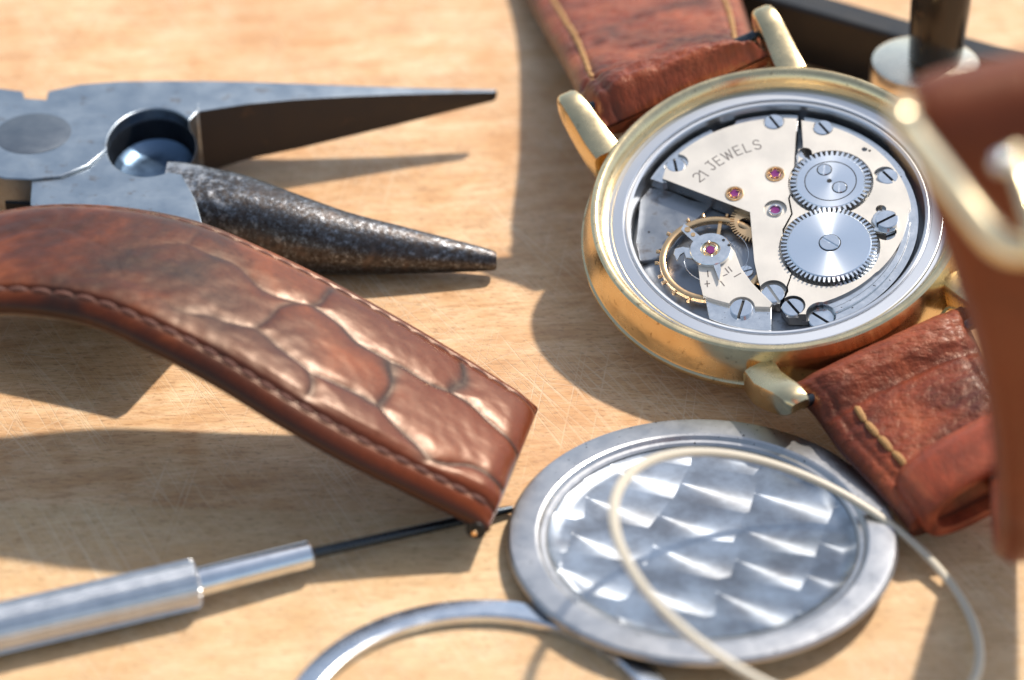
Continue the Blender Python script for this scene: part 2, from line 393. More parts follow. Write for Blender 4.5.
# --- the loose arched band
random.seed(11)
cells = []
SX, SY = 12.0, 6.6
for i in range(-2, 12):
    for j in range(-1, 4):
        cells.append(((i + (.5 if j % 2 else 0)) * SX + random.uniform(-1.8, 1.8), (j + .5) * SY + random.uniform(-.9, .9), random.uniform(.8, 1.2)))
cells = np.array(cells)
def croc(s, x, w):
    y = x * w
    inx = min(max((min(x, 1 - x) - .105) / .05, 0), 1)      # flat seam margin
    q = Vector((s * .22, y * .22, 3.1)); wx = s + 2.2 * noise.noise(q) ; wy = y + 1.5 * noise.noise(q + Vector((9, 2, 5)))
    d = np.sqrt(((cells[:, 0] - wx) / SX) ** 2 + ((cells[:, 1] - wy) / SY) ** 2); o = np.partition(d, 1)
    e = o[1] - o[0]; dome = 1 - math.exp(-e * 4.5)
    g = math.exp(-(e * 13) ** 2)
    fade = min(max((34 - s) / 18, 0), 1) * .85 + .15          # scales worn flat further along
    wr = noise.noise(Vector((s * .9, y * .9, 0))) * .03 + noise.noise(Vector((s * .25, y * .3, 4))) * .04 + noise.noise(Vector((s * 1.1, y * 2.0, 8))) * .008
    seam = math.exp(-((min(x, 1 - x) - .095) / .013) ** 2)
    pad = .45 * (1 - ((x - .5) * 2) ** 4)
    gg = min(1, 1.0 * g * fade * inx + .7 * seam)
    rd = -1.3 * (1 - math.sqrt(max(0, 1 - (1 - s / 2.4) ** 2))) if s < 2.4 else 0
    return (.27 * dome * fade * inx + wr * inx - .22 * seam + pad + rd, gg)
far = [(545, 398, 4.0), (470, 350, 6.8), (400, 308, 9.6), (330, 270, 12.2), (260, 237, 14.3), (200, 213, 15.9), (130, 200, 17.2), (60, 197, 17.9), (0, 205, 18.1), (-60, 222, 17.8), (-130, 250, 16.8), (-220, 300, 14.5)]
near = [(496, 520), (422, 484), (352, 450), (284, 411), (216, 369), (157, 338), (88, 309), (15, 298), (-43, 302), (-100, 317), (-168, 340), (-256, 400)]
pairs = [(at(a[0], a[1], a[2]), at(b_[0], b_[1], a[2])) for a, b_ in zip(far, near)]
band = empty('watch_strap', (-20, -12, 0), 'loose arched brown crocodile leather strap lying over the plier jaw and screwdriver tip', 'watch strap')
so, surf, SL, _ = strap('leather_band', pairs, lambda s: 2.9 if s < 30 else 2.9 - .5 * min(1, (s - 30) / 30), LEA1, band, 420, 150, croc)
stitches('stitching', surf, 1.2, SL - 2, .09, BRN, band, 1.75, .17, .3, -.03)
stitches('stitching', surf, 1.2, SL - 2, .915, BRN, band, 1.75, .22)
ea, eb = surf(1.0, .02, -1.0), surf(1.0, .98, -1.0)
dd = (eb - ea).normalized()
mb = MB(); mb.tube([ea - dd * .4, ea, eb, eb + dd * .35], [.7, .85, .85, .8], 20); mb.build('spring_bar', BLACK, band)
mb = MB(); mb.tube([eb, eb + dd * .4, eb + dd * .75], [.3, .3, .22], 12); mb.build('bar_tip', BRASS, band)

# ------------------------------------------------------------------ pliers
pl = empty('needle_nose_pliers', at(100, 150, 0), 'open needle nose pliers with worn steel jaws pointing right', 'pliers')
ZT = 8.0
def px2(l, z): return [at(x, y, z) for x, y in l]
def prismz(mb, pts, ztop, zbot):
    top = px2(pts, ztop); bot = [Vector((p.x, p.y, zbot)) for p in top]; n = len(top)
    return mb.add(top + bot, [tuple(range(n)), tuple(range(2 * n - 1, n - 1, -1))] + [(i, (i + 1) % n, n + (i + 1) % n, n + i) for i in range(n)])
hc = at(151, 140.5, ZT); hr = 3.75
hx = at(195, 139, ZT).x - hc.x
def holearc(a0, a1, n, z=ZT, k=1.):
    return [Vector((hc.x + hx * k * math.cos(math.radians(a0 + (a1 - a0) * i / n)), hc.y + hx * 1.42 * k * math.sin(math.radians(a0 + (a1 - a0) * i / n)), z)) for i in range(n + 1)]
def prismw(mb, top, zbot):
    bot = [Vector((p.x, p.y, zbot)) for p in top]; n = len(top)
    return mb.add(top + bot, [tuple(range(n)), tuple(range(2 * n - 1, n - 1, -1))] + [(i, (i + 1) % n, n + (i + 1) % n, n + i) for i in range(n)])
mb = MB()
top = px2([(-160, 96), (-60, 92), (0, 88), (23, 91), (25, 98), (46, 99.5), (48, 91), (80, 84), (120, 81), (170, 80.5), (199.5, 80.8), (199.5, 111.5), (197, 112)], ZT)
top += holearc(38, 195, 24) + px2([(88, 165), (62, 175.5), (30, 179), (5, 178), (-40, 168), (-160, 160)], ZT)
prismw(mb, top, 1.2)
bodyj = mb.build('upper_jaw', PLIER, pl, bevel=.12)
# long tapering upper jaw with flat gripping face
st = [(199, 80.7, 112.0, 8.0, 6.9), (250, 81.8, 104, 7.9, 6.1), (300, 83.5, 99.5, 7.7, 5.5), (350, 85.5, 96.5, 7.2, 4.55), (400, 87.3, 94.5, 6.7, 3.5), (450, 88.8, 93, 6.1, 2.3), (497, 90, 92.2, 5.6, 1.15)]
rings = []
for x, yf, yn, z, t in st:
    f, n = at(x, yf, z), at(x - 3, yn, z); dn = Vector((0, 0, -t)); back = Vector((0, .6 + .12 * t, 0))
    rings.append([n, n + dn * .5, n + dn + Vector((0, .25, 0)), f + dn * .92 + back * .4, f + dn * .5 + back, f + dn * .2 + back * .6, f])
mb = MB(); mb.loft(rings)
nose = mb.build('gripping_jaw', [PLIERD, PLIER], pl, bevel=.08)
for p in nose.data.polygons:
    if p.normal.z > .8: p.material_index = 1  # lit top keeps the ground steel; the shaded faces are painted dark
# rivet
rc = at(33, 133.5, ZT); rr = at(71, 134, ZT).x - rc.x
mb = MB(); mb.lathe([(0.01, ZT + .14), (rr * .8, ZT + .13), (rr, ZT + .03), (rr, ZT - .5), (0.01, ZT - .5)], (rc.x, rc.y), 64, lambda p: Vector(p)); mb.build('pivot_rivet', RIVET, pl)
# lower half: plate, added shadow slab and round pitted jaw
mb = MB()
top = holearc(193, 300, 20, ZT - .25, 1.0) + px2([(182, 174), (196, 200), (205, 232), (150, 262), (60, 250), (30, 204), (31, 181), (62, 178), (88, 168)], ZT - .25)
prismw(mb, top, .6)
prismz(mb, [(30, 216), (120, 240), (205, 232), (232, 246), (163, 318), (110, 306), (40, 292), (-60, 285), (-170, 283), (-170, 222)], ZT - .6, 5.9)  # slab added out of sight behind the strap to cast shade on the board
mb.build('lower_plate_shadow_slab', PLIER, pl, bevel=.12)
jw = [(168, 212, 3.9, 7.7, 6), (185, 212.5, 3.95, 7.72, 5), (215, 217, 4.05, 7.7, 3.6), (250, 222, 3.95, 7.5, 2.8), (300, 233, 3.45, 6.75, 2.3), (350, 242.5, 2.8, 5.7, 2.05), (400, 249, 2.2, 4.7, 2), (450, 255, 1.55, 3.6, 2), (490, 259.8, .98, 2.65, 2), (496.5, 260.6, .72, 2.4, 2)]
rings = []
for x, y, r, zt, ex in jw:
    c0 = at(x, y, zt - r); rg = []
    for j in range(48):
        a = 2 * math.pi * j / 48; cy, cz = [math.copysign(abs(q_) ** (2 / ex), q_) for q_ in (math.cos(a), math.sin(a))]
        yy = r * cy if cy < 0 else r * .8 * cy
        rg.append(c0 + Vector((0, yy, r * cz)))
    rings.append(rg)
R2 = []
for j in range(48):
    R2.append(catmull([rg[j] for rg in rings], 140))
rings = [[R2[j][i] + Vector((0, 0, .03 * noise.noise(Vector((i * .35, j * .6, 0))))) for j in range(48)] for i in range(140)]
mb = MB(); mb.loft(rings); mb.build('round_jaw', PIT, pl, angle=50)
# the well between the jaws, its shade painted as near-black walls
mb = MB()
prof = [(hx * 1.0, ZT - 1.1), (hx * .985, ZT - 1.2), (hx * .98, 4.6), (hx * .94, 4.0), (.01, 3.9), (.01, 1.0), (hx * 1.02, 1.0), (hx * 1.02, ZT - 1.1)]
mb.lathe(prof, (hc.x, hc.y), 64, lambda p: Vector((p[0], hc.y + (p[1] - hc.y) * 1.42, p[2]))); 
WELL = metal('plier_well_shade', (.035, .04, .05), .42, .8, .08, .8, .004)
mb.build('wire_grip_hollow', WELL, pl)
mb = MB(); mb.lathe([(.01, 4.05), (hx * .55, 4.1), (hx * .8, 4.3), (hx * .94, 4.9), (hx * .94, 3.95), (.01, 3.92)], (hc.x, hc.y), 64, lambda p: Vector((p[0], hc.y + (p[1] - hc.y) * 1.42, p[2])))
mb.build('hollow_floor', metal('hollow_floor_sky_blue', (.13, .20, .30), .34, .8, .1, .95, .01), pl)  # blue of the reflected sky is put into the floor's base colour
# black block filling the joint slot, painted for its shade
mb = MB(); prismz(mb, [(7, 179), (30, 181), (30, 205), (5, 203)], 5.5, 1.0); mb.build('joint_slot_shade', BLACK, pl)
# handles beyond the left edge
for nm, a in (('handle', [(-60, 125, 5), (-200, 110, 5.5), (-420, 60, 6)]), ('handle', [(-60, 180, 5), (-200, 215, 5.5), (-420, 300, 6)])):
    mb = MB(); mb.tube(catmull([at(*p) for p in a], 20), 4.2, 20, flat=.9); mb.build(nm, PLIERD, pl)

# ------------------------------------------------------------------ screwdriver
sd = empty('precision_screwdriver', at(150, 600, 0), 'slim aluminium precision screwdriver with fluted handle and black shaft', 'screwdriver')
P0, P1, P2, P3 = at(-160, 665, 2.0), at(197, 583, 2.0), at(311, 554, 1.75), at(512, 509, .55)
ax = (P1 - P0).normalized(); sid = Vector((0, 0, 1)).cross(ax).normalized(); upp = ax.cross(sid)
mb = MB(); rings = []
for i, (q, rr_) in enumerate([(0, 1.7), (.002, 1.82), (.992, 1.82), (.999, 1.74), (1.0, 1.4)]):
    c0 = P0.lerp(P1, q); rings.append([c0 + (sid * math.cos(2 * math.pi * j / 144) + upp * math.sin(2 * math.pi * j / 144)) * (rr_ * (1 + (.06 if (j // 3) % 2 else -.06) * (1 if i in (1, 2) else 0))) for j in range(144)])
mb.loft(rings); mb.build('handle', ALU, sd, angle=4)
mb = MB(); mb.tube([P1 - ax * .1, P1 + ax * .05, P1 + (P2 - P1) * .04, P2 - (P2 - P1) * .02, P2], [1.05, 1.18, 1.2, 1.15, 1.0], 48); mb.build('ferrule', CHROME, sd, angle=30)
mb = MB(); mb.tube([P2, P2.lerp(P3, .1), P2.lerp(P3, .9), P3], [.46, .44, .40, .3], 24); mb.build('shaft', SHAFT, sd)

# ------------------------------------------------------------------ case back
BC = at(702.0, 532.5, 1.9)
BN = Vector((-.0232, .0236, 1)).normalized(); BU = Vector((0, 1, 0)).cross(BN).normalized(); BV = BN.cross(BU)
def TB(p): return BC + BU * p[0] + BV * p[1] + BN * p[2]
bk = empty('caseback_disc', BC - Vector((0, 0, 1.9)), 'round steel watch case back lying open side up on the board', 'case back')
mb = MB(); mb.lathe([(15.12, -.25), (14.9, -.04), (14.5, 0), (12.95, -.02), (12.75, -.10), (12.55, -.30), (12.5, -.36), (12.2, -.40), (12.02, -.55), (11.95, -1.25), (12.6, -1.45), (12.9, -.9), (14.9, -.65), (15.15, -.5)], (0, 0), 220, TB)
mb.build('flange', metal('satin_flange_steel', (.46, .46, .47), .36, .5, .06, 1, .01, 2.2, specks=1), bk, angle=9)
mb = MB(); mb.lathe([(.01, -1.15), (10.9, -1.12), (11.5, -1.0), (11.98, -.7), (12.1, -1.4), (11.0, -1.6), (.01, -1.65)], (0, 0), 160, TB)
mb.build('engine_turned_floor', perlage('perlage', BC), bk)

# ------------------------------------------------------------------ loose retaining ring
RC = at(479.3, 733.8, 1.0)
mb = MB(); mb.lathe([(14.8, .35), (14.78, .75), (14.6, .95), (14.5, .98), (13.0, .96), (12.75, .84), (12.7, .3), (12.8, .03), (14.7, .03)], (RC.x, RC.y), 200, lambda p: Vector(p))
tag(mb.build('bezel_ring', RINGM, angle=20), 'bare steel bezel ring partly tucked under the case back', 'steel ring')

# ------------------------------------------------------------------ gasket
GC = at(798.1, 578.2, 6.35); q = 6.35 - 5; GN = Vector((math.sin(.41), -math.sin(-.0838), 1)).normalized()
GU = Vector((0, 1, 0)).cross(GN).normalized(); GV = GN.cross(GU); GR = 14.72
mb = MB(); mb.tube([GC + GU * GR * math.cos(a) + GV * GR * math.sin(a) for a in [2 * math.pi * i / 200 for i in range(200)]], .4, 12, closed=True, flat=.8, upv=GN)
tag(mb.build('rubber_gasket', GASK), 'thin pale rubber gasket ring leaning across the case back', 'gasket')

# ------------------------------------------------------------------ the watch
watch = empty('wristwatch', Vector((WC.x, WC.y, 0)), 'gold wristwatch lying face down with its open back showing the movement', 'wristwatch')
mb = MB(); mb.lathe([(14.55, .0), (14.66, .5), (14.98, 1.15), (15.3, 1.42), (15.42, 1.46), (15.66, 1.46), (15.84, 1.34), (16.1, .7), (16.5, -.6), (16.72, -1.55), (16.78, -1.7), (16.68, -1.78), (16.72, -1.86), (16.95, -1.95), (17.0, -2.15), (16.7, -2.9), (15.9, -3.55), (15.0, -3.9), (14.0, -3.6), (14.0, -1)], (0, 0), 240)
case = mb.build('case', GOLD, watch, angle=24)
mb = MB(); mb.lathe([(14.3, -3.6), (12, -4.2), (8, -4.8), (.01, -5.1), (.01, -3.4), (14.3, -3.2)], (0, 0), 96); 
mb.build('crystal', metal('acrylic', (.5, .5, .5), .1, 1, .02, .0, 0), watch)
mb = MB(); mb.lathe([(14.57, -.10), (14.2, -.09), (14.12, .03), (14.05, .05), (13.2, .05), (13.14, .0), (13.10, -.22), (13.0, -.24), (12.95, -.05), (12.85, .0), (12.68, -.02), (12.58, -.10), (12.55, -2.6), (14.2, -2.6), (14.57, -1)], (0, 0), 240)
mb.build('movement_ring', radial('turned_case_ring', (.66, .67, .69), WC, .34, .2, .004), watch, angle=9)
# main plate
mb = MB(); mb.lathe([(.01, -2.35), (11.2, -2.35), (11.6, -2.5), (12.0, -2.55), (12.0, -3.1), (.01, -3.1)], (0, 0), 120); mb.build('main_plate', DSTEEL, watch)
def P(l, h): return [lp(x, y, h) for x, y in l]
def arc(r, a0, a1, n=24, r1=None): return [((r + ((r1 or r) - r) * i / n) * math.cos(math.radians(a0 + (a1 - a0) * i / n)), (r + ((r1 or r) - r) * i / n) * math.sin(math.radians(a0 + (a1 - a0) * i / n))) for i in range(n + 1)]
HB = -.72
S1, S2, S3, S4, S5, S6, S7, S8, S9 = [lp(x, y, HB - .05) for x, y in ((675.4, 165.5), (773.8, 122), (823, 128), (887.9, 176.7), (887, 219.5), (773, 291.8), (792.9, 305.7), (741.3, 307), (821, 314))]
CW, RW = (4.95, 3.52), (4.12, -3.62); RCW, RRW = 3.48, 4.08
# train bridge (with writing), its ledge
poly = arc(11.62, 76, 141) + [(-9.45, 5.88), (-2.22, 1.09), (-2.32, -4.4), (-2.15, -6.4), (-1.9, -8.4), (-.6, -8.9), (.10, -7.5), (.72, -5.9), (.25, -4.5), (.35, -1.2), (1.25, .45), (1.15, 2.2), (1.75, 3.71), (2.13, 6.76), (2.77, 11.2)]
mb = MB(); mb.prism(poly, -2.2, HB); tr = mb.build('train_bridge', CHAMP, watch, bevel=.05)
def cyl(c, r, h0, h1): q = MB(); q.disc(c, r, h0, h1); return q
J1, J2, J3 = lp(734.6, 193.8, HB), lp(775.2, 174.1, HB), lp(775.2, 208.9, HB)
cut(tr, [cyl(S6, 1.22, -1.15, 0), cyl((S1[0] + .15, S1[1] + .25), 1.0, -1.0, 0), cyl(S2, .92, -.95, 0), cyl(CW, RCW + .18, -1.3, 0), cyl(RW, RRW + .18, -1.3, 0), cyl(J3, 1.0, -.98, 0), cyl(J1, .78, -1.0, 0), cyl(J2, .78, -1.0, 0)])
poly = arc(12.22, 76.2, 107) + arc(11.75, 107.2, 113, 4) + arc(12.2, 113.2, 149.6) + [(-9.5, 5.6), (-7, 6), (0, 9), (2.7, 10)]
mb = MB(); mb.prism(poly, -2.2, -.94); led = mb.build('bridge_ledge', STEEL, watch, bevel=.04)
cut(led, [cyl(S1, .95, -1.3, 0), cyl(S2, .9, -1.3, 0), cyl(lp(727, 121, -1), .8, -1.4, 0)])
# barrel bridge
poly = [(3.15, 11.05)] + arc(11.45, 73, 0, 24) + arc(11.2, -2, -40, 12, 10.4) + arc(10.3, -42, -76, 10, 9.9) + [(1.6, -10.6), (.0, -10.4), (-.55, -9.3), (.25, -8.0), (.25, -7.5), (.85, -5.9), (.4, -4.4), (.5, -1.3), (1.4, .4), (1.3, 2.2), (2.0, 3.7), (2.45, 6.7), (2.55, 7.7), (3.0, 7.8)]
mb = MB(); mb.prism(poly, -2.2, HB); bb = mb.build('barrel_bridge', CHAMP, watch, bevel=.05)
NT = lp(866, 150, HB)
cut(bb, [cyl(CW, RCW + .2, -1.35, 0), cyl(RW, RRW + .22, -1.35, 0), cyl(S7, 1.05, -1.2, 0), cyl(S9, 1.25, -1.7, 0), cyl((S4[0] - .25, S4[1] + .2), .95, -1.0, 0), cyl(S3, .9, -.95, 0), cyl(S6, 1.22, -1.3, 0),
         cyl((NT[0] - .12, NT[1] + .1), .24, -1.3, 0), cyl((NT[0] + .3, NT[1] - .12), .13, -1.3, 0), cyl(lp(805, 153, HB), .62, -1.9, 0), cyl(lp(886, 232, HB), .9, -1.5, 0), cyl(lp(881, 209, HB), .45, -1.4, 0)])
poly = arc(12.1, 73.5, 20, 20) + arc(12.0, 18, -80, 34) + [(1.9, -9.8), (3, -8.5), (9, -4), (9, 4), (3.3, 9.5)]
mb = MB(); mb.prism(poly, -2.2, -1.0); led2 = mb.build('bridge_ledge', STEEL, watch, bevel=.05)
cut(led2, [cyl(S9, 1.25, -1.7, 0)])
mb = MB(); mb.prism(arc(10.75, -8, -70, 24) + arc(11.35, -70, -8, 24), -1.5, -.84); mb.build('bridge_step', STEEL, watch, bevel=.08)
FLANK = metal('bridge_flank_shade', (.40, .38, .36), .3, 1, .05, 1, .002)  # shade on the side walls, put in as a darker copy of the metal
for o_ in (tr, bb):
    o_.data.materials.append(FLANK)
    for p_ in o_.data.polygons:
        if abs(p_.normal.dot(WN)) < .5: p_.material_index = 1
# gears
def gearpoly(c, ro, ri, n, ph=0, fr=.5):
    o = []
    for i in range(n):
        a = 2 * math.pi * (i + ph) / n; w = 2 * math.pi / n
        for da, r in ((-.30 * fr * 2, ri), (-.16 * fr * 2, ro), (.16 * fr * 2, ro), (.30 * fr * 2, ri)):
            o.append((c[0] + r * math.cos(a + da * w), c[1] + r * math.sin(a + da * w)))
    return o
def slotscrew(name, c, r, h, ang, parent, mt=SCREW, depth=.4, dome=.04, w=.13):
    """round head in two halves either side of a real slot, above a disc that closes the slot's floor"""
    mb = MB(); ca, sa = math.cos(ang), math.sin(ang); hw = w
    for sg in (1, -1):
        a0 = math.asin(hw / r); pts = []
        for i in range(25):
            a = a0 + (math.pi - 2 * a0) * i / 24; x, y = r * math.cos(a), sg * r * math.sin(a); pts.append((c[0] + x * ca - y * sa, c[1] + x * sa + y * ca))
        pin = [(c[0] + (p[0] - c[0]) * .93, c[1] + (p[1] - c[1]) * .93) for p in pts]
        n = len(pts)
        vs = [T((p[0], p[1], h - depth)) for p in pts] + [T((p[0], p[1], h - dome)) for p in pts] + [T((p[0], p[1], h)) for p in pin]
        fs = [tuple(range(n)), tuple(range(3 * n - 1, 2 * n - 1, -1))]
        for q in (0, n): fs += [(q + i, q + (i + 1) % n, q + n + (i + 1) % n, q + n + i) for i in range(n)]
        mb.add(vs, fs)
    o = mb.build(name, mt, parent, angle=25)
    q = MB(); q.disc(c, r * .97, h - depth - .05, h - .24, 32); q.build('slot_floor', BLACK, o)
    return o
cw_c, rw_c = T((*CW, -.4)), T((*RW, -.3))
mb = MB(); mb.prism(gearpoly(CW, RCW, RCW - .5, 44), -.95, -.55); 
mb.lathe([(.01, -.5), (2.16, -.5), (2.16, -.6), (2.26, -.6), (2.26, -.5), (2.9, -.5), (2.97, -.56), (2.97, -.9), (.01, -.9)], CW, 96)
cwo = mb.build('crown_wheel', radial('crown_wheel_steel', (.82, .85, .88), cw_c, .22, .6, .001), watch, angle=25)
CS1, CS2, CS3 = lp(824.4, 169.7, -.5), lp(839.7, 187.3, -.5), lp(829.3, 180.8, -.5)
slotscrew('small_screw', CS1, .58, -.42, math.radians(80), cwo, w=.07, depth=.3)
slotscrew('small_screw', CS2, .58, -.42, math.radians(80), cwo, w=.07, depth=.3)
mb = MB(); mb.lathe([(2.15, -.62), (2.15, -.515), (2.25, -.515), (2.25, -.62)], CW, 72); mb.build('groove_shade_ring', BLACK, cwo)  # black ring laid in as the groove's shade
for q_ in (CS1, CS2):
    mb = MB(); mb.lathe([(.58, -.6), (.58, -.485), (.67, -.485), (.67, -.6)], q_, 40); mb.build('screw_edge_shade', BLACK, cwo)
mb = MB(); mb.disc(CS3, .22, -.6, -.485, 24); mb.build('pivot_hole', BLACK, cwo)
mb = MB(); mb.prism(gearpoly(RW, RRW, RRW - .5, 60), -.75, -.38)
mb.lathe([(.01, -.30), (3.48, -.30), (3.58, -.37), (3.58, -.7), (.01, -.7)], RW, 120)
rwo = mb.build('ratchet_wheel', radial('ratchet_wheel_steel', (.82, .86, .90), rw_c, .24, .86, .0015), watch, angle=25)
RS = lp(829.8, 242.4, -.25); mb = MB(); mb.lathe([(.85, -.31), (.85, -.295), (.95, -.295), (.95, -.31)], RS, 48); mb.build('screw_edge_shade', BLACK, rwo)
slotscrew('wheel_screw', RS, .86, -.2, wldir(822, 237, 839, 247, -.25), rwo, depth=.25)
# screws on bridges
for c_, r_, h_, a_ in ((S1, .82, -.72, wldir(674, 160, 676.5, 171)), (S2, .86, -.68, wldir(770, 117.5, 777.5, 126.5)), (S3, .84, -.66, wldir(818.5, 124.5, 826, 132.5)), (S4, .86, -.68, wldir(882.5, 173, 890, 180)),
                       (S6, .98, -.95, wldir(770, 286, 777, 296)), (S7, .93, -.92, wldir(789, 300, 797.5, 309.5)), (S8, .95, -.85, wldir(743, 301, 739.5, 312)), (S9, 1.08, -1.35, wldir(815, 309, 828, 317))):
    slotscrew('bridge_screw', c_, r_, h_, a_, watch)
slotscrew('click_screw', lp(887, 219, -.15), .98, -.12, wldir(879, 223, 895, 215), watch, depth=.6)
mb = MB(); a5 = lp(887, 221, -.6)
mb.prism([lp(x, y, -.6) for x, y in ((878, 211), (873, 216), (872, 222), (876, 227), (872, 231), (878, 232), (886, 234), (895, 231), (898, 222), (893, 212))], -.85, -.5); mb.build('click_lever', STEEL, watch, bevel=.05)
mb = MB(); mb.prism([lp(x, y, -.9) for x, y in ((800, 148), (806, 158), (814, 160), (808, 166), (797, 164), (796, 156))], -1.4, -.95); mb.build('click_spring', STEEL, watch, bevel=.03)
# jewels
for c_, ro, gm in ((J1, .80, BRASS), (J2, .84, BRASS), (J3, .62, STEEL)):
    mb = MB(); top = -.60 if gm is BRASS else -.76
    mb.lathe([(ro * .72, top - .08), (ro * .78, top), (ro * .95, top), (ro, top - .06), (ro, -1.0), (ro * .7, -1.0)], c_, 48); jo = mb.build('jewel_setting', gm, watch)
    mb = MB(); mb.lathe([(.01, top - .16), (ro * .58, top - .12), (ro * .66, top - .2), (ro * .66, -1.0), (.01, -1.0)], c_, 32); mb.build('ruby_jewel', RUBY, jo)
    if gm is BRASS:
        mb = MB(); mb.disc(c_, ro * .74, -1.0, top - .17, 32); mb.build('cap_jewel_bed', GAUGE, jo)
        mb = MB(); mb.tube([T((c_[0] + ro * k * math.cos(math.radians(a)), c_[1] + ro * k * math.sin(math.radians(a)), top - .06)) for a, k in ((100, .74), (130, .5), (160, .66), (200, .46), (250, .66), (275, .44), (300, .66), (340, .46), (20, .68), (60, .48))], .05, 8); mb.build('shock_spring', BRASS, jo)
# balance wheel
BWc = (-5.72, -3.05); HBW = -1.55
mb = MB(); mb.lathe([(4.12, HBW - .3), (4.12, HBW + .18), (4.2, HBW + .22), (4.55, HBW + .22), (4.62, HBW + .17), (4.62, HBW - .22)], BWc, 140)
mb.prism([(BWc[0] + x, BWc[1] + y) for x, y in ((-1, -4.3), (-.7, -4.3), (1.1, 4.3), (.8, 4.3))], HBW - .15, HBW + .02)
mb.lathe([(.01, HBW + .1), (.7, HBW + .1), (.7, HBW - .3), (.01, HBW - .3)], BWc, 24)
bal = mb.build('balance_wheel', BRASS, watch, angle=40)
for k, a in enumerate((72, 96, 112, 138, 163, 178, 196, 205, 222, 240, 262, 268, 290, 318, 340, 12, 40)):
    a = math.radians(a); d = Vector((math.cos(a), math.sin(a))); r0 = (4.55, 5.0)
    p = [T((BWc[0] + d.x * r, BWc[1] + d.y * r, HBW)) for r in (4.5, 4.72, 4.74, 5.02)]
    mb = MB(); mb.tube(p, [.1, .1, .17, .17], 10, upv=WN); mb.build('timing_screw', BRASS, bal, angle=40)
mb = MB(); mb.tube([T((BWc[0] + (1. + .16 * a) * math.cos(a), BWc[1] + (1. + .16 * a) * math.sin(a), -1.25)) for a in [i * .15 for i in range(90)]], .03, 6, upv=WN); mb.build('hairspring', SCREW, watch)
# balance cock
poly = P([(704, 240), (697, 250), (698, 264), (700, 283), (703, 295.6), (716, 300), (730, 303.5), (736, 312), (748, 311), (752.8, 306.5), (770, 307), (772, 303), (752, 283), (741, 268), (735, 252), (727, 241), (715, 236)], -.8)
mb = MB(); mb.prism(poly, -1.15, -.8); ck = mb.build('balance_cock', CHAMP, watch, bevel=.05); cut(ck, [cyl(S8, 1.12, -1.3, 0)])
poly = P([(703.5, 290), (716, 296), (735, 299), (772, 300)], -1.2) + arc(11.75, -97.5, -124, 14)
mb = MB(); mb.prism(poly, -2.2, -1.15); cl = mb.build('cock_foot', STEEL, watch, bevel=.05)
# regulator
RG = lp(710.3, 248.5, -.35)
mb = MB(); mb.lathe([(.82, -.6), (.82, -.40), (.86, -.36), (1.70, -.36), (1.76, -.42), (1.76, -.78), (.82, -.78)], RG, 72)
mb.prism(P([(712, 262), (716, 272), (719.5, 281), (721, 270), (720, 262)], -.5), -.62, -.46)
mb.prism(P([(702, 238), (690, 228), (684, 224), (681, 230), (688, 237), (697, 245)], -.5), -.62, -.44)
rg = mb.build('regulator', STEEL, watch, angle=30)
mb = MB(); mb.disc(lp(687.5, 229.5, -.42), .27, -.5, -.36, 20); mb.disc(lp(693, 234.5, -.42), .2, -.5, -.38, 20); mb.build('regulator_pin', BRASS, rg)
mb = MB(); mb.prism(P([(692, 249), (683, 247), (675, 249), (673.5, 254), (677, 261), (680, 255), (684, 252.5), (686, 258), (693, 259)], -.7), -.85, -.62); mb.build('stud_carrier', STEEL, rg, bevel=.04)
mb = MB(); mb.disc(RG, .84, -.85, -.62, 40); mb.build('jewel_bed', GAUGE, rg)
mb = MB(); mb.prism([(RG[0] + .42 * math.cos(math.radians(a)), RG[1] + .5 * math.sin(math.radians(a))) for a in (20, 80, 140, 200, 260, 320)], -.7, -.48); mb.build('ruby_jewel', RUBY, rg, bevel=.06)
fr = [T((RG[0] + k * .62 * math.cos(math.radians(a)), RG[1] + k * .70 * math.sin(math.radians(a)), -.42)) for a, k in ((95, 1), (150, .85), (205, 1), (275, 1), (330, .85), (25, 1))]
mb = MB(); mb.tube(fr, .06, 8, closed=True, upv=WN); mb.tube([fr[0], T((RG[0] + .0, RG[1] + 1.0, -.42))], .06, 8, upv=WN); mb.tube([fr[3], T((RG[0] + .1, RG[1] - 1.0, -.42))], .06, 8, upv=WN); mb.build('lyre_spring', BRASS, rg)
for x, y in ((723.5, 240), (729, 245)):
    mb = MB(); mb.disc(lp(x, y, -.35), .14, -.5, -.34, 16); mb.build('peg', BLACK, rg)
# fourth wheel teeth beside the train bridge, plate island at left, screw in the well
GW = lp(757, 221, -1.3)
mb = MB(); mb.prism(gearpoly(GW, 2.35, 1.95, 48, fr=.45), -1.45, -1.25); tg = mb.build('escape_gear', BRASS, watch, angle=25)
cut(tg, [cyl((GW[0] - 1.05, GW[1] - .2), .62, -2, 0), cyl((GW[0], GW[1] - 1.1), .5, -2, 0), cyl((GW[0] - .3, GW[1] + 1.1), .6, -2, 0)])
poly = P([(636, 243), (640, 262), (664, 259), (676, 243), (694, 222), (712, 206), (690, 200), (672, 192), (650, 188), (640, 200)], -2.1)
mb = MB(); mb.prism(poly, -2.5, -2.0); mb.build('plate_island', DSTEEL, watch, bevel=.08)
mb = MB(); mb.disc(lp(745, 262, -1.9), 2.6, -2.4, -1.85, 60); mb.build('pallet_bridge', DSTEEL, watch, bevel=.08)
slotscrew('pallet_screw', lp(746, 271, -1.75), .62, -1.72, .2, watch, w=.08, depth=.3)
mb = MB()
for a in (133, 136, 152, 160, 174, 200, 215): 
    pass
mb.disc(lp(660, 250, -2.0), .12, -2.1, -1.98, 12); mb.disc(lp(649, 232, -2.0), .1, -2.1, -1.98, 12); mb.build('dial_pin', BLACK, watch)

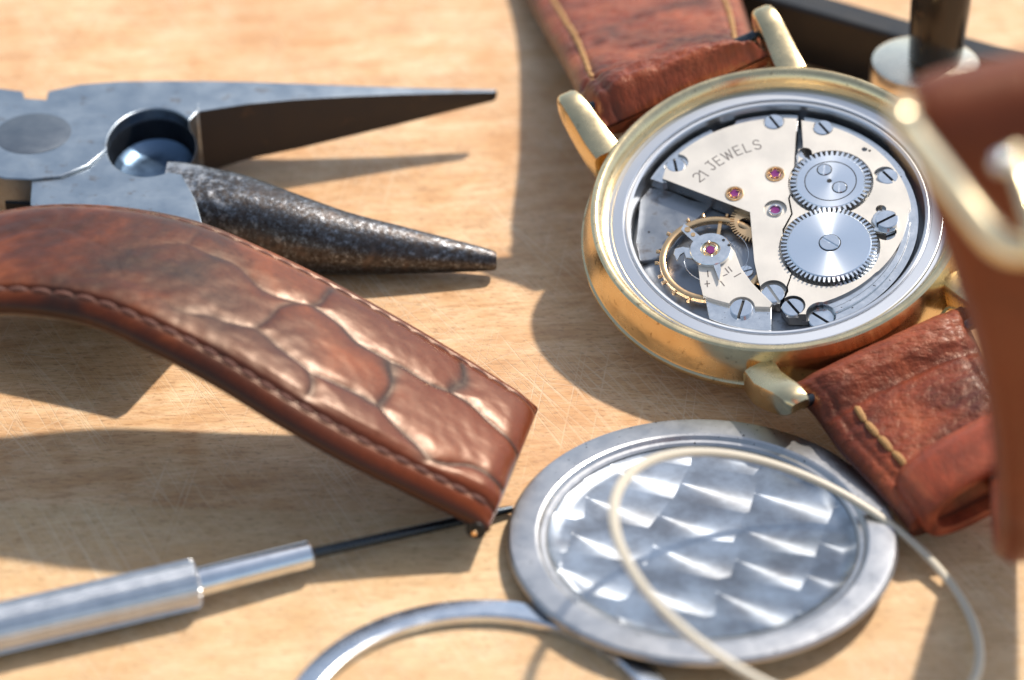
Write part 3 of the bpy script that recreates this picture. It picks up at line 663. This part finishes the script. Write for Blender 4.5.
# writing on the bridge
let = [('2', 698.5, 177), ('1', 703.6, 173.5), ('J', 710.8, 165.5), ('E', 718.4, 160.6), ('W', 727.6, 155.2), ('E', 737.6, 150.4), ('L', 747.0, 147.4), ('S', 757.0, 144.6)]
items = []
for i, (ch, x, y) in enumerate(let):
    a = let[max(i - 1, 0)]; b_ = let[min(i + 1, len(let) - 1)]
    items.append((ch, x, y, wldir(a[1], a[2], b_[1], b_[2]), 1.38))
GLY = {'2': [[(.05, .8), (.2, .97), (.5, 1), (.75, .88), (.75, .62), (.05, 0), (.8, 0)]], '1': [[(.25, .82), (.5, 1), (.5, 0)]],
       'J': [[(.25, 1), (.8, 1)], [(.62, 1), (.62, .2), (.45, 0), (.2, .02), (.08, .2)]], 'E': [[(.75, 1), (.1, 1), (.1, 0), (.78, 0)], [(.1, .52), (.65, .52)]],
       'W': [[(-.1, 1), (.2, 0), (.45, .9), (.7, 0), (1, 1)]], 'L': [[(.12, 1), (.12, 0), (.75, 0)]],
       'S': [[(.78, .82), (.6, 1), (.3, 1), (.1, .82), (.14, .6), (.72, .42), (.8, .2), (.62, 0), (.28, 0), (.06, .18)]]}
mb = MB()
for ch, x, y, ang, sz in items:
    c0 = lp(x, y, HB + .01); ca, sa = math.cos(ang), math.sin(ang)
    def q2(p): X, Y = (p[0] - .45) * .78, (p[1] - .5) * 1.05; return Vector((c0[0] + X * ca - Y * sa, c0[1] + X * sa + Y * ca))
    for ln in GLY[ch]:
        for a, b_ in zip(ln[:-1], ln[1:]):
            a, b_ = q2(a), q2(b_); n = (b_ - a).normalized(); t_ = n * .03; n = Vector((-n.y, n.x)) * .052
            mb.prism([a - t_ + n, b_ + t_ + n, b_ + t_ - n, a - t_ - n], HB - .01, HB + .008 + random.random() * .004)
mb.build('engraving', INK, tr)
mb = MB()
def tick(x0, y0, x1, y1, w=.05, h=-.79):
    a, b_ = Vector(lp(x0, y0, h)), Vector(lp(x1, y1, h)); n = (b_ - a).normalized(); n = Vector((-n.y, n.x)) * w
    mb.prism([a + n, b_ + n, b_ - n, a - n], h - .02, h)
tick(704.5, 284, 710, 283.4); tick(707, 280.5, 707.4, 287); tick(707.5, 270.5, 708.2, 277); tick(720.5, 281, 724.5, 286); tick(725, 268, 729, 273); tick(728, 266.5, 732, 271.5); tick(723, 276, 727.5, 274); tick(734, 277, 741, 273)
mb.build('engraving', INK, ck)

# ---- lugs (they sweep up towards the back)
AX = math.radians(114); A2 = Vector((math.cos(AX), math.sin(AX))); B2 = Vector((A2.y, -A2.x))
def lug(sg, side):
    rings = []
    for L_, off, w, ht, hb in ((13.5, 9.2, 1.45, .4, -2.4), (15.3, 9.4, 1.4, .75, -2.1), (16.8, 9.55, 1.3, 1.35, -1.6), (18.2, 9.7, 1.2, 1.95, -.9), (19.4, 9.8, 1.12, 2.2, -.2), (20.2, 9.82, 1.02, 2.1, .4), (20.6, 9.82, .85, 1.8, .8)):
        c0 = A2 * (sg * (L_ if sg > 0 else L_ - .9 * max(0, (L_ - 15) / 5))) + B2 * (side * (off if sg > 0 else off - 1.0 * max(0, (L_ - 15) / 5)))
        e = [(-w, ht - .5), (-w * .88, ht - .17), (-w * .6, ht), (w * .6, ht + .02), (w * .88, ht - .15), (w, ht - .5), (w, hb), (-w, hb)]
        rings.append([T((*(c0 + B2 * x), h)) for x, h in e])
    mb = MB(); mb.loft(rings); return mb.build('lug', GOLD, watch, angle=34)
for sg in (1, -1):
    for side in (1, -1): lug(sg, side)
    a = A2 * (sg * 18.9); mb = MB(); mb.tube([T((*(a - B2 * 9.3), .5)), T((*(a - B2 * 8.4), .5)), T((*(a - B2 * 8.3), .5)), T((*(a + B2 * 8.3), .5)), T((*(a + B2 * 8.4), .5)), T((*(a + B2 * 9.3), .5))], [.3, .3, .5, .5, .3, .3], 16); mb.build('spring_bar', SHAFT, watch)

# ---- strap halves on the watch
def lining(s, x, w):
    y = x * w
    roll = 1.0 * math.exp(-((s - 2.0) / 1.6) ** 4) ; dip = -.55 * math.exp(-((s - 4.5) / .6) ** 2)
    wr = .24 * noise.noise(Vector((s * .6, y * .22, 0))) + .18 * noise.noise(Vector((s * 1.3, y * .8, 7))) + .07 * noise.noise(Vector((s * 2.6, y * 2.2, 2)))
    seam = math.exp(-((min(x, 1 - x) - .10) / .02) ** 2)
    pad = .35 * (1 - ((x - .5) * 2) ** 4)
    rd = -2.0 * (1 - math.sqrt(max(0, 1 - (1 - s / 2.1) ** 2))) if s < 2.1 else 0
    return roll * (1 - abs(2 * x - 1) ** 10) + dip + rd + wr - .22 * seam + pad, min(1, .8 * math.exp(-((s - 4.5) / .4) ** 2) + .3 * seam)
a0 = T((*(A2 * 16.7 - B2 * 8.5), 1.7)); b0 = T((*(A2 * 16.7 + B2 * 8.5), 1.7))
pairs = [(a0, b0), (at(577, 84, 12.4), at(757, 42, 15.2)), (at(560, 50, 8.6), at(748, 12, 11)), (at(534, 2, 4.4), at(735, -30, 6)), (at(512, -45, 3.1), at(722, -80, 3.6)), (at(490, -100, 3), at(705, -140, 3))]
su, surf_u, SLu, _ = strap('strap_upper_half', pairs, 2.8, LEA2, watch, 200, 110, lining)
stitches('stitching', surf_u, 3.6, SLu - 1, .10, TAN, watch, 1.9, .26, .2, .06, .006)
stitches('stitching', surf_u, 3.6, SLu - 1, .90, TAN, watch, 1.9, .26, .2, .06, .006)
a1 = T((*(-A2 * 16.9 - B2 * 8.7), 1.4)); b1 = T((*(-A2 * 16.9 + B2 * 8.2), 1.4))
pairs = [(a1, b1), (at(810, 402, 4.8), at(975, 330, 8.0)), (at(839, 443, 4.0), at(992, 368, 7.6)), (at(878, 485, 3.6), at(1022, 410, 7)), (at(908, 522, 3.4), at(1050, 446, 6.6))]
sl_, surf_l, SLl, _ = strap('strap_lower_half', pairs, 2.6, LEA2, watch, 200, 110, lambda s, x, w: (lining(s, x, w)[0] * .6, lining(s, x, w)[1] * .5))
stitches('stitching', surf_l, 5.2, SLl - 3.8, .20, TAN, watch, 1.9, .28, .15, .08, .006)
# keeper loop round the lower strap
kc = surf_l(SLl - 1.2, .5, -1.0); kd = (surf_l(SLl - .5, .5) - surf_l(SLl - 6, .5)).normalized(); kx = (surf_l(SLl - 2, .98) - surf_l(SLl - 2, .02)).normalized(); kz = kx.cross(kd); kz = kz if kz.z > 0 else -kz
rings = []; uvs = []
W2, H2 = 6.6, 2.3
m_ = 96
vs = []; 
def loopring(wd, ht, o):
    o = o * .82 - .3
    return [kc + kx * 1.5 + kd * o + kx * (wd * math.copysign(abs(math.cos(a)) ** .6, math.cos(a))) + kz * (.4 + ht * math.copysign(abs(math.sin(a)) ** .75, math.sin(a))) for a in [2 * math.pi * i / m_ for i in range(m_)]]
prof = [(W2, H2, -3.2), (W2 + .35, H2 + .35, -3.0), (W2 + .55, H2 + .55, -1.5), (W2 + .55, H2 + .55, 1.6), (W2 + .35, H2 + .4, 2.9), (W2, H2, 3.2), (W2 - .6, H2 - .5, 3.0), (W2 - .75, H2 - .7, 1.5), (W2 - .75, H2 - .7, -1.5), (W2 - .6, H2 - .5, -3.0)]
for pf_ in prof: vs += loopring(*pf_)
k_ = len(prof); fs = [(i * m_ + j, i * m_ + (j + 1) % m_, ((i + 1) % k_) * m_ + (j + 1) % m_, ((i + 1) % k_) * m_ + j) for i in range(k_) for j in range(m_)]
uvs = [(i * 1.2, j * .5) for i in range(k_) for j in range(m_)]
KEEP = leather('keeper_leather', (.18, .05, .028), (.34, .10, .05), (.52, .19, .09), (.34, .5), .05, 1.8, .15, coat=.2)
link('strap_keeper', vs, fs, KEEP, watch, uv=uvs, angle=60)
# the buckle end that rises towards the lens
pairs = [(surf_l(SLl - 2, .62, -1.2), surf_l(SLl - 2, .98, -1.2)), (dep(990, 536, 199), dep(1150, 500, 199)), (dep(992, 500, 191), dep(1180, 470, 190)), (dep(988, 430, 185), dep(1180, 400, 184)), (dep(972, 340, 179), dep(1170, 310, 178)), (dep(950, 270, 174), dep(1150, 230, 173)), (dep(922, 190, 170), dep(1130, 150, 170)), (dep(902, 128, 169), dep(1110, 85, 169)), (dep(916, 108, 171), dep(1110, 70, 172))]
bo, surf_b, SLb, _ = strap('buckle_strap', pairs, 2.2, LEA3, watch, 200, 60, lambda s, x, w: (.15 * noise.noise(Vector((s * .3, x * w * .3, 0))), 0), smooth_z=False)
pts = [dep(1060, 80, 178), dep(990, 92, 177), dep(922, 100, 173), dep(903, 114, 163), dep(912, 135, 162), dep(955, 190, 161), dep(988, 232, 160), dep(1003, 246, 160), dep(1025, 250, 160), dep(1080, 236, 160), dep(1130, 215, 160), dep(1140, 195, 160.5), dep(1120, 120, 162), dep(1090, 70, 166)]
mb = MB(); cl_ = catmull(pts + [pts[0]], 120)[:-1]; mb.tube(cl_, .9, 16, closed=True, flat=.9); bu = mb.build('buckle', GAUGE, watch)
mb = MB(); mb.tube(catmull([dep(1012, 150, 161), dep(1022, 180, 160), dep(1034, 215, 158.5), dep(1040, 250, 158.5)], 30), .6, 14, flat=.8); mb.build('buckle_tongue', GAUGE, watch)
hp = dep(1002, 163, 161); mb = MB(); mb.lathe([(.01, .62), (.35, .55), (.6, .3), (.66, 0), (.6, -.3), (.35, -.55), (.01, -.62)], (0, 0), 24, lambda p: hp + Vector((p[0], p[1], p[2]))); mb.build('buckle_hinge', CHROME, watch)

# ------------------------------------------------------------------ opener tool behind
tool = empty('case_opener', at(925, 75, 0), 'black steel bench tool bar with round collar and upright black post', 'bench tool')
mb = MB(); za = 6.2
n0, n1 = at(735, -12, za), at(1080, 88, za); back = Vector((.9, 3.2, 0))
dn = Vector((0, 0, -za + .02))
rg_ = lambda p: [p, p + Vector((0, -.25, -.3)), p + Vector((0, -.25, 0)) + dn * .97, p + dn, p + back + dn, p + back]
mb.loft([rg_(n0), rg_(n0.lerp(n1, .5)), rg_(n1)]); mb.build('bar', BARM, tool, bevel=.3)
cc = at(926, 60, 8.6)
mb = MB(); mb.lathe([(.01, 8.6), (4.5, 8.6), (5.0, 8.35), (5.15, 7.6), (5.1, 6.3), (4.6, 5.6), (.01, 5.6)], (cc.x, cc.y), 80, lambda p: Vector(p)); mb.build('collar', BARTOP, tool)
mb = MB(); mb.lathe([(.01, 8.5), (2.25, 8.5), (2.5, 8.9), (2.75, 14), (2.85, 18.6), (2.6, 19.2), (.01, 19.4)], (cc.x + .9, cc.y + .4), 64, lambda p: Vector(p)); mb.build('post', metal('lacquered_post', (.035, .026, .018), .22, .3, .08, .3, .01, .6, stain=((.20, .11, .05), .5, .60)), tool)

# ------------------------------------------------------------------ camera
cd = bpy.data.cameras.new('camera'); cam = bpy.data.objects.new('camera', cd); COL.objects.link(cam); scn.camera = cam
cam.location = CAM * S; cam.rotation_euler = (math.radians(90) - PITCH, 0, 0)
cd.lens = 100; cd.sensor_width = 36; cd.clip_start = .01; cd.clip_end = 50
cd.dof.use_dof = True; cd.dof.focus_distance = .239
cd.dof.aperture_fstop = 21.5; cd.dof.aperture_blades = 0

# ------------------------------------------------------------------ light
SUN_AZ = math.radians(44); SUN_EL = math.radians(52)     # azimuth clockwise from +Y
sv = Vector((math.sin(SUN_AZ) * math.cos(SUN_EL), math.cos(SUN_AZ) * math.cos(SUN_EL), math.sin(SUN_EL)))
w = bpy.data.worlds.new('World'); scn.world = w; w.use_nodes = True; nt = w.node_tree
sky = nt.nodes.new('ShaderNodeTexSky'); sky.sky_type = 'NISHITA'; sky.sun_disc = False; sky.sun_elevation = SUN_EL; sky.sun_rotation = SUN_AZ
hs = nt.nodes.new('ShaderNodeHueSaturation'); hs.inputs['Saturation'].default_value = .72; hs.inputs['Hue'].default_value = .49
nt.links.new(sky.outputs[0], hs.inputs['Color']); nt.links.new(hs.outputs[0], nt.nodes['Background'].inputs[0]); nt.nodes['Background'].inputs[1].default_value = .15
ld = bpy.data.lights.new('sun', 'SUN'); lo = bpy.data.objects.new('sun', ld); COL.objects.link(lo)
ld.energy = 3.75; ld.angle = math.radians(2.4); ld.color = (1, .92, .81)
lo.rotation_euler = sv.to_track_quat('Z', 'Y').to_euler(); lo.location = sv * .5

scn.view_settings.view_transform = 'Standard'; scn.view_settings.look = 'None'; scn.view_settings.exposure = .39; scn.view_settings.gamma = 1
scn.render.engine = 'CYCLES'; scn.cycles.use_denoising = True; scn.cycles.max_bounces = 8
scn.cycles.sample_clamp_indirect = 6
